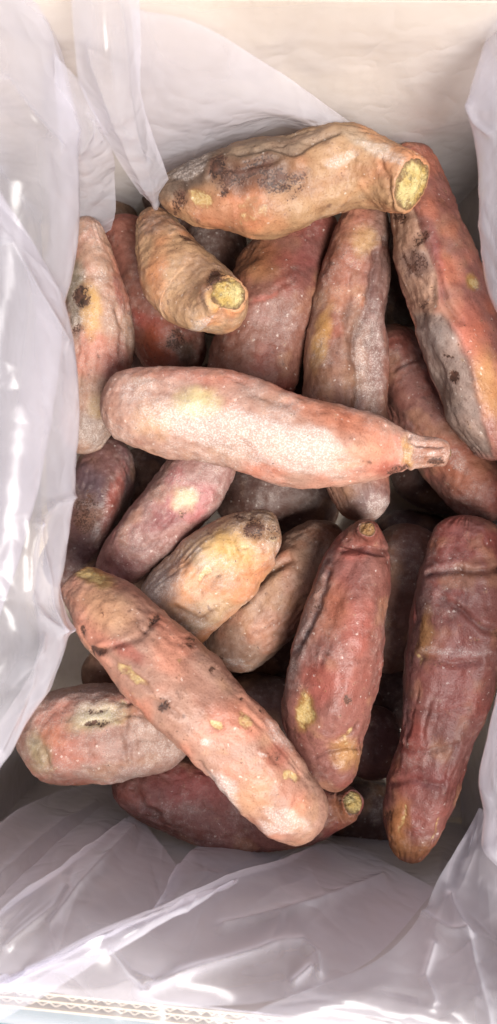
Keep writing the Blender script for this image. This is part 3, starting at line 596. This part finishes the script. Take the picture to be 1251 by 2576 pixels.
potato('added filler sweet potato in the gap between the two upright red ones, lowest',
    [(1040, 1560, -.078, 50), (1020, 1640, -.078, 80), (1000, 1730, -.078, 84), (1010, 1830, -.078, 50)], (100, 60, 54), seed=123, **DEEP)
potato('added filler sweet potato in the gap between the mauve-pink and yellowish ones',
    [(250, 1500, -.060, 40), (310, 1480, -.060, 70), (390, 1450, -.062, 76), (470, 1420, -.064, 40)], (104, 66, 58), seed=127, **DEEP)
potato('added filler sweet potato in the dark crack above the pale centre one',
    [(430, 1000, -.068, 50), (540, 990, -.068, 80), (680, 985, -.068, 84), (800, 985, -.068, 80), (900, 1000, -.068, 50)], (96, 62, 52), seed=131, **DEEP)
potato('added filler sweet potato in the gap between long brown and peeled red ones',
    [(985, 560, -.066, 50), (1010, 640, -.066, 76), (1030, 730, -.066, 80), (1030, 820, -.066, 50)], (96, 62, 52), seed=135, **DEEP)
potato('added filler sweet potato in the dark corner left of the top tan one',
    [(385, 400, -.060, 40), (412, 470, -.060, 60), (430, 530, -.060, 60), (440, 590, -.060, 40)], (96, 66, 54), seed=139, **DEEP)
potato('added filler sweet potato in the gap right of the far left tan one',
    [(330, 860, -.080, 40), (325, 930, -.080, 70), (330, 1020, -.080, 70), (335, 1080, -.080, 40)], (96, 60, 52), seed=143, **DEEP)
bag = empty('plastic_bag', (0, 0, BASE_Z))
tag(bag, 'milky translucent plastic bag lining the carton and folded over its rim', 'plastic bag')
def on_y(px, py, y):     # the point of the vertical plane at world y seen at that place
    return D - FPX * y / (VH/2 - py)
def on_x(px, x): return D - FPX * x / (px - VW/2)
def loft(rows, nu, nv):
    rows = np.array(rows, float)
    m, n, _ = rows.shape
    tv = np.linspace(0, n - 1, nv); R = np.array([catmull(r, tv) for r in rows])          # (m, nv, 3)
    tu = np.linspace(0, m - 1, nu)
    return np.stack([catmull(R[:, j], tu) for j in range(nv)], 1)                           # (nu, nv, 3)
def film(G, creases=(), nrand=26, amp=0.0016, seed=1, soft=0.0004, wob=0.0014):
    """G: grid of world points; creases: (px polyline, height_mm, width_px)"""
    rng = np.random.default_rng(seed)
    nu, nv, _ = G.shape
    du = np.gradient(G, axis=0); dv = np.gradient(G, axis=1)
    Nn = np.cross(du, dv); Nn /= np.linalg.norm(Nn, axis=2)[..., None] + 1e-12
    vec = np.array([0, 0, D]) - G; sgn = np.sign((Nn * vec).sum(2)); 
    Nn = Nn * (1 if np.median(sgn) > 0 else -1)
    off = wob * 1.6 * fbm(G * 22 + seed, seed, 2)
    lu = np.concatenate([[0], np.cumsum(np.linalg.norm(np.diff(G[:, nv // 2], axis=0), axis=1))])
    lv = np.concatenate([[0], np.cumsum(np.linalg.norm(np.diff(G[nu // 2], axis=0), axis=1))])
    a, b = np.meshgrid(lu, lv, indexing='ij')
    for _ in range(nrand):
        c = rng.uniform(0, 1, 2) * (lu[-1], lv[-1]); an = rng.uniform(0, math.pi); Lh = rng.uniform(.018, .075); wd = rng.uniform(.005, .024)
        x = (a - c[0]) * math.cos(an) + (b - c[1]) * math.sin(an); y = -(a - c[0]) * math.sin(an) + (b - c[1]) * math.cos(an)
        y = y + 0.15 * x * x / Lh * rng.uniform(-1, 1)
        h = rng.uniform(-1, 1) * amp * (wd / .010) ** 0.5
        off += h * np.exp(-(np.sqrt(y * y + soft * soft) - soft) / (wd * (1 - 0.5 * np.clip(np.abs(x) / Lh, 0, 1)))) * np.clip(1 - (x / Lh) ** 2, 0, 1) ** 1.5
    for _ in range(int(nrand * 5)):
        c = rng.uniform(0, 1, 2) * (lu[-1], lv[-1]); an = rng.uniform(0, math.pi); Lh = rng.uniform(.005, .024); wd = rng.uniform(.0012, .004)
        x = (a - c[0]) * math.cos(an) + (b - c[1]) * math.sin(an); y = -(a - c[0]) * math.sin(an) + (b - c[1]) * math.cos(an)
        off += rng.uniform(-1, 1) * .0009 * np.exp(-np.sqrt(y * y + 2.5e-7) / wd) * np.clip(1 - (x / Lh) ** 2, 0, 1) ** 1.5
    px, py = to_px(G)
    for pts, h, wd in creases:
        d = seg_dist(px, py, pts); off += h * 0.001 * np.exp(-(np.sqrt(d * d + 4) - 2) / wd)
    return mesh_obj_child('film_fold', G + Nn * off[..., None])
def mesh_obj_child(name, G):
    nu, nv, _ = G.shape
    o = mesh_obj(name, G.reshape(-1, 3) - np.array([0, 0, BASE_Z]), grid_faces(nu, nv), M_FILM); o.parent = bag
    return o
def edge_sheet(ys_x_z, side, nu, nv, **kw):
    """a fold that comes in over the rim and rolls under; ys_x_z: (y, edge x, edge z)"""
    rows = []
    for y, x, z in ys_x_z:
        z -= .012
        s = side
        rows.append([P(x - s * 330, y, z + .026), P(x - s * 190, y, z + .030), P(x - s * 95, y, z + .024), P(x - s * 30, y, z + .011), P(x, y, z), P(x - s * 14, y, z - .014), P(x - s * 45, y, z - .034), P(x - s * 80, y, z - .075)])
    return film(loft(rows, nu, nv), **kw)

# liner against the walls and the bottom
def wall_liner(c0, c1, off, seed, zs=(-.092, -.05, -.01, .03, .075, .100, .109, .106, .07, .03)):
    a, b = np.array(CORN[c0]), np.array(CORN[c1]); t = (b - a) / np.linalg.norm(b - a); n = np.array([-t[1], t[0]])
    if np.dot(n, cc - a) < 0: n = -n
    offs = (.010, .007, .006, .006, .005, .003, -.003, -.0105, -.013, -.016)
    rows = []
    for z, o in zip(zs, offs):
        rows.append([(*(a + (b - a) * f + n * (o * off if o > 0 else o)), z) for f in np.linspace(0.015, .985, 6)])
    return film(loft(rows, 110, 150), nrand=30, amp=.0022, seed=seed)
wall_liner(0, 1, 1.0, 5)
wall_liner(1, 2, 1.0, 6)
wall_liner(3, 0, 1.0, 7)
q = np.array(CORN)
film(loft([[(*(q[0] * (1 - f) + q[1] * f) * .95, BASE_Z + .003) for f in np.linspace(0, 1, 4)], [(*(q[3] * (1 - f) + q[2] * f) * .95, BASE_Z + .003) for f in np.linspace(0, 1, 4)]], 60, 60), nrand=10, amp=.001, seed=8)

# back wall: a looser pocket of film above the heap
film(loft([[P(x, y, on_y(x, y, yy)) for x, y, yy in r] for r in (
    [(330, 20, 0.176), (450, 40, 0.175), (560, 90, 0.175), (640, 140, 0.176), (740, 205, 0.176), (830, 268, 0.176), (912, 326, 0.174)],
    [(345, 180, 0.168), (450, 170, 0.165), (560, 190, 0.165), (650, 220, 0.167), (740, 255, 0.169), (830, 292, 0.171), (912, 330, 0.172)],
    [(370, 320, 0.163), (460, 290, 0.160), (570, 275, 0.161), (660, 275, 0.163), (745, 290, 0.166), (830, 312, 0.169), (910, 333, 0.171)],
    [(410, 440, 0.166), (480, 390, 0.166), (570, 340, 0.168), (680, 306, 0.170), (750, 315, 0.171), (830, 328, 0.172), (908, 336, 0.172)],
    [(420, 470, 0.174), (490, 420, 0.174), (580, 365, 0.176), (680, 325, 0.177), (750, 328, 0.177), (830, 336, 0.177), (905, 340, 0.177)])], 110, 130), nrand=10, amp=.0012, seed=12)
# hanging triangular fold in the back left corner
film(loft([[P(*p) for p in r] for r in (
    [(170, -60, .128), (260, -60, .132), (355, -60, .124)],
    [(192, 110, .114), (270, 110, .122), (352, 110, .106)],
    [(206, 228, .100), (285, 230, .111), (358, 230, .090)],
    [(252, 325, .082), (315, 335, .092), (384, 330, .070)],
    [(298, 405, .060), (352, 420, .062), (416, 425, .046)],
    [(350, 480, .036), (388, 486, .036), (424, 462, .026)],
    [(386, 520, .012), (396, 522, .012), (408, 510, .010)])], 130, 70), creases=[([(300, 0), (320, 230), (395, 530)], 1.4, 10), ([(230, 120), (290, 330), (390, 520)], 1.2, 8)], nrand=6, amp=.0012, seed=13)
film(loft([[P(*p) for p in r] for r in (
    [(140, 130, .106), (180, 180, .102), (210, 222, .098)],
    [(150, 280, .082), (205, 285, .090), (250, 300, .084)],
    [(160, 380, .058), (215, 380, .070), (283, 385, .054)],
    [(165, 470, .026), (220, 470, .034), (290, 450, .024)],
    [(168, 545, -.004), (220, 550, -.002), (284, 540, -.010)],
    [(172, 600, -.040), (220, 600, -.040), (270, 600, -.050)])], 110, 60), creases=[([(200, 390), (235, 290), (250, 340)], 3, 8), ([(228, 290), (262, 345)], -3, 8)], nrand=10, amp=.0015, seed=14)
# left wall: two big folds that roll in over the rim
edge_sheet([(-90, 60, .098), (100, 128, .098), (250, 172, .096), (330, 190, .094), (480, 200, .090), (600, 197, .084), (700, 182, .080), (770, 165, .078), (900, 150, .074), (1100, 110, .072), (1400, 50, .072), (1750, -60, .074)], 1, 330, 130, seed=21, nrand=12, amp=.0022,
    creases=[([(60, -20), (130, 160), (180, 330)], 3, 16), ([(20, 200), (90, 300), (150, 370)], 2, 10)])
edge_sheet([(400, -70, .112), (490, 2, .110), (560, 52, .108), (640, 102, .105), (770, 162, .100), (920, 186, .097), (1060, 193, .095), (1200, 196, .094), (1320, 186, .092), (1420, 172, .092), (1500, 163, .092), (1590, 187, .090), (1660, 172, .092), (1740, 130, .094), (1840, 60, .098), (1930, 0, .100), (2020, -70, .104)], 1, 420, 150, seed=22, nrand=22, amp=.0024,
    creases=[([(92, 1312), (142, 1265), (186, 1250)], 2.2, 6), ([(92, 1315), (113, 1404), (137, 1493), (168, 1588)], 2.6, 7), ([(92, 1312), (80, 1400), (85, 1486), (113, 1545), (168, 1588)], 2.2, 8), ([(0, 1880), (90, 1730), (120, 1600)], 2, 12), ([(20, 620), (90, 750), (150, 860)], 3, 14)])
# right wall folds
edge_sheet([(-90, 1290, .098), (30, 1252, .098), (120, 1215, .097), (240, 1190, .095), (330, 1205, .092), (420, 1212, .09), (520, 1213, .087), (650, 1217, .084), (740, 1234, .082), (830, 1275, .08), (920, 1310, .08)], -1, 180, 110, seed=31, nrand=20, amp=.0018, creases=[([(1200, 260), (1220, 300), (1251, 330)], 2, 8)])
edge_sheet([(1560, 1320, .092), (1680, 1270, .092), (1770, 1250, .092), (1850, 1236, .09), (1960, 1210, .088), (2050, 1221, .088), (2130, 1214, .088), (2180, 1252, .09), (2260, 1310, .092)], -1, 150, 110, seed=32, nrand=20, amp=.0018)

# front wall: one wide sheet pulled up over the rim, with authored ridges
def rim_py(px, z=.1035):
    s = sc(z); a, b = np.array(CORN[3]), np.array(CORN[2]); x = (px - VW/2) * s
    y = a[1] + (b[1] - a[1]) * (x - a[0]) / (b[0] - a[0]); return VH/2 - (y) / s
def front_y(x):
    a, b = np.array(CORN[3]), np.array(CORN[2]); return -(a[1] + (b[1] - a[1]) * (x - a[0]) / (b[0] - a[0]))
def poly(pts, n=9): return catmull(pts, np.linspace(0, len(pts) - 1, n * (len(pts) - 1)))
cen = []
def ridge(pts, o): cen.extend([(*p, o if np.isscalar(o) else o[0] + (o[1] - o[0]) * i / (len(pts) * 9 - 10)) for i, p in enumerate(poly(pts))])
ridge([(-40, 2320), (60, 2240), (200, 2140), (340, 2035)], (.034, .030))
ridge([(-40, 2490), (94, 2429), (375, 2289), (595, 2195), (821, 2118)], (.010, .016))
ridge([(-40, 2420), (150, 2300), (330, 2230), (440, 2130)], (.010, .012))
ridge([(380, 2270), (450, 2180), (500, 2125)], (.014, .010))
ridge([(-40, 2200), (60, 2120), (160, 2040), (260, 1975)], (.012, .016))
ridge([(330, 2470), (520, 2430), (740, 2385), (860, 2400)], .016)
ridge([(400, 2500), (600, 2480), (780, 2450)], .006)
ridge([(640, 2340), (820, 2300), (1000, 2230)], .010)
ridge([(560, 2330), (700, 2260), (900, 2180), (1000, 2185)], (.020, .010))
ridge([(1000, 2280), (1080, 2210), (1110, 2150)], .016)
ridge([(1130, 2250), (1180, 2380), (1200, 2500)], .022)
ridge([(1150, 2160), (1240, 2300), (1280, 2450)], .008)
for x in range(-60, 1340, 100): cen.append((x, rim_py(x) - 4, .004)); cen.append((x, 1900, .006))
cen = np.array(cen)
cen = [c for c in cen if not (c[0] > 250 and c[1] < 2085)]
ridge([(290, 1955), (400, 2052), (520, 2105), (680, 2118), (830, 2105), (960, 2135), (1030, 2150), (1100, 2105), (1150, 2000)], .004)
cen = np.array(cen)
XY = cen[:, :2] / 300.0
rk = np.linalg.norm(XY[:, None] - XY[None], axis=2) + np.eye(len(XY)) * 0.015
cen[:, 2] = .004 + .55 * (cen[:, 2] - .004)
wts = np.linalg.solve(rk, cen[:, 2] - .015)
nx, ny = 300, 170
gx = np.linspace(-60, 1330, nx); tvv = np.linspace(0, 1, ny)
PX = np.repeat(gx[None], ny, 0); top = rim_py(gx) - 2
PY = 1905 + (top[None] - 1905) * tvv[:, None]
q2 = np.stack([PX, PY], -1).reshape(-1, 2) / 300.0
O = np.zeros(len(q2))
for i in range(len(XY)): O += wts[i] * np.sqrt(((q2 - XY[i]) ** 2).sum(1) + 0.0006)
O = (O + .015).reshape(ny, nx)
Z = np.zeros((ny, nx))
for it in range(6):
    X = (PX - VW/2) * (D - Z) / FPX; Yf = front_y(X) - np.clip(O, .0025, .05)
    Z = D - FPX * Yf / (PY - VH/2)
Z = np.minimum(Z, .1042)
G = np.stack([(PX - VW/2) * (D - Z) / FPX, (VH/2 - PY) * (D - Z) / FPX, Z], -1)
ext = []
for k_, (dy, dz) in enumerate(((.004, .0012), (.008, .0012), (.0115, -.002), (.014, -.012), (.018, -.035), (.024, -.07))):
    r = G[-1].copy(); r[:, 1] = -front_y(r[:, 0]) - dy; r[:, 2] = .1042 + dz; ext.append(r)
G = np.concatenate([G, np.array(ext)], 0)
film(G, nrand=22, amp=.0014, seed=41, creases=[([(360, 2470), (430, 2455), (560, 2420), (700, 2380), (760, 2375), (790, 2400), (800, 2450)], 2.5, 9), ([(280, 2385), (330, 2440), (380, 2470)], 1.6, 5), ([(740, 2470), (775, 2440)], 3, 8)])
# folded layers of film in front of the front wall: each has its own free upper edge
def fz(px, py, o):
    z = .03
    for it in range(8): z = D - FPX * (front_y((px - VW/2) * (D - z) / FPX) - o) / (py - VH/2)
    return P(px, py, min(z, RIM + .006 + .1 * o))
def front_fold(top, bot, n=5, belly=.004, roll=.006, nu=90, nv=200, **kw):
    """top/bot: (px, py, offset from wall) along the fold's upper edge and its lower end"""
    rows = []
    rows.append([fz(x, y + 14, max(o - roll, .003)) for x, y, o in top])
    rows.append([fz(x, y + 1, o - roll * .4) for x, y, o in top])
    for k in range(n + 1):
        f = k / n
        rows.append([fz(a[0] + (b[0] - a[0]) * f, a[1] + 2 + (b[1] - a[1] - 2) * f, a[2] + (b[2] - a[2]) * f + belly * f * (1 - f) * 2) for a, b in zip(top, bot)])
    return film(loft(rows, nu, nv), **kw)
front_fold([(-60, 2130, .026), (40, 2045, .024), (120, 1998, .020), (220, 1972, .014), (300, 1975, .008)],
           [(-60, 2350, .016), (80, 2250, .014), (210, 2150, .012), (320, 2070, .010), (400, 2060, .008)], seed=50, nrand=6, amp=.0014, creases=[([(0, 2200), (110, 2100), (240, 2020)], 2.5, 12), ([(30, 2230), (160, 2120), (260, 2060)], -2, 10)])
front_fold([(-60, 2350, .026), (60, 2245, .026), (200, 2142, .026), (300, 2072, .022), (345, 2050, .016)],
           [(-60, 2520, .010), (80, 2440, .012), (230, 2370, .014), (400, 2290, .016), (470, 2200, .014)], seed=51, nrand=8, amp=.0016, creases=[([(120, 2330), (190, 2240), (330, 2090)], 3, 12), ([(20, 2380), (130, 2290), (160, 2240)], 2.5, 9)])
front_fold([(360, 2310, .020), (410, 2235, .022), (460, 2165, .020), (500, 2122, .014), (520, 2112, .010)],
           [(480, 2300, .010), (560, 2240, .010), (640, 2200, .010), (720, 2170, .008), (800, 2140, .008)], seed=52, nrand=6, amp=.0012)
front_fold([(-60, 2500, .014), (94, 2429, .020), (240, 2352, .026), (375, 2289, .028), (490, 2238, .028), (595, 2195, .027), (710, 2156, .024), (821, 2124, .018), (900, 2128, .012)],
           [(-60, 2500, .006), (94, 2488, .005), (240, 2505, .006), (375, 2515, .008), (520, 2528, .010), (660, 2520, .010), (800, 2480, .012), (960, 2390, .014), (1100, 2230, .014)], seed=53, nrand=8, amp=.0016, nu=140, nv=260,
           creases=[([(360, 2472), (430, 2455), (560, 2420), (700, 2380), (760, 2375), (790, 2400), (800, 2450)], 3.2, 9), ([(280, 2385), (330, 2440), (380, 2470)], 1.6, 5), ([(740, 2470), (775, 2440)], 3, 8), ([(560, 2330), (760, 2290), (960, 2210)], 3, 16)])
front_fold([(-60, 2506, .018), (94, 2436, .026), (240, 2358, .033), (375, 2295, .033), (490, 2243, .031), (595, 2200, .029)],
           [(-60, 2590, .014), (94, 2510, .022), (240, 2420, .026), (375, 2345, .028), (490, 2285, .028), (595, 2225, .027)], seed=54, nrand=4, amp=.001, belly=.004, nu=50)
# loose upper layer lying over the rim at the front right
film(loft([[P(*p) for p in r] for r in (
    [(1205, 2035, .018), (1108, 2212, 0.070), (1062, 2300, 0.082), (988, 2383, 0.100), (895, 2432, 0.111), (793, 2480, 0.118), (659, 2535, 0.120), (540, 2600, 0.118)],
    [(1212, 2037, .019), (1140, 2225, 0.066), (1110, 2320, 0.086), (1050, 2410, 0.103), (960, 2470, 0.116), (860, 2520, 0.122), (740, 2570, 0.122), (640, 2630, 0.118)],
    [(1220, 2040, .021), (1180, 2250, 0.072), (1170, 2350, 0.090), (1130, 2450, 0.106), (1060, 2520, 0.116), (960, 2570, 0.120), (850, 2610, 0.119), (760, 2660, 0.112)],
    [(1232, 2044, .024), (1230, 2270, 0.078), (1240, 2380, 0.094), (1220, 2490, 0.108), (1170, 2570, 0.116), (1080, 2620, 0.116), (980, 2660, 0.112), (900, 2700, 0.102)],
    [(1248, 2050, .030), (1300, 2290, 0.092), (1320, 2410, 0.102), (1320, 2530, 0.112), (1300, 2620, 0.116), (1220, 2680, 0.110), (1120, 2720, 0.100), (1040, 2760, 0.087)])], 130, 200),
    nrand=18, amp=.0018, seed=43, creases=[([(1129, 2255), (1178, 2383), (1196, 2505), (1221, 2590)], 4, 14), ([(1090, 2380), (1070, 2450), (1090, 2520)], 2.5, 9), ([(1062, 2300), (1120, 2345), (1180, 2360)], 2.5, 10)])
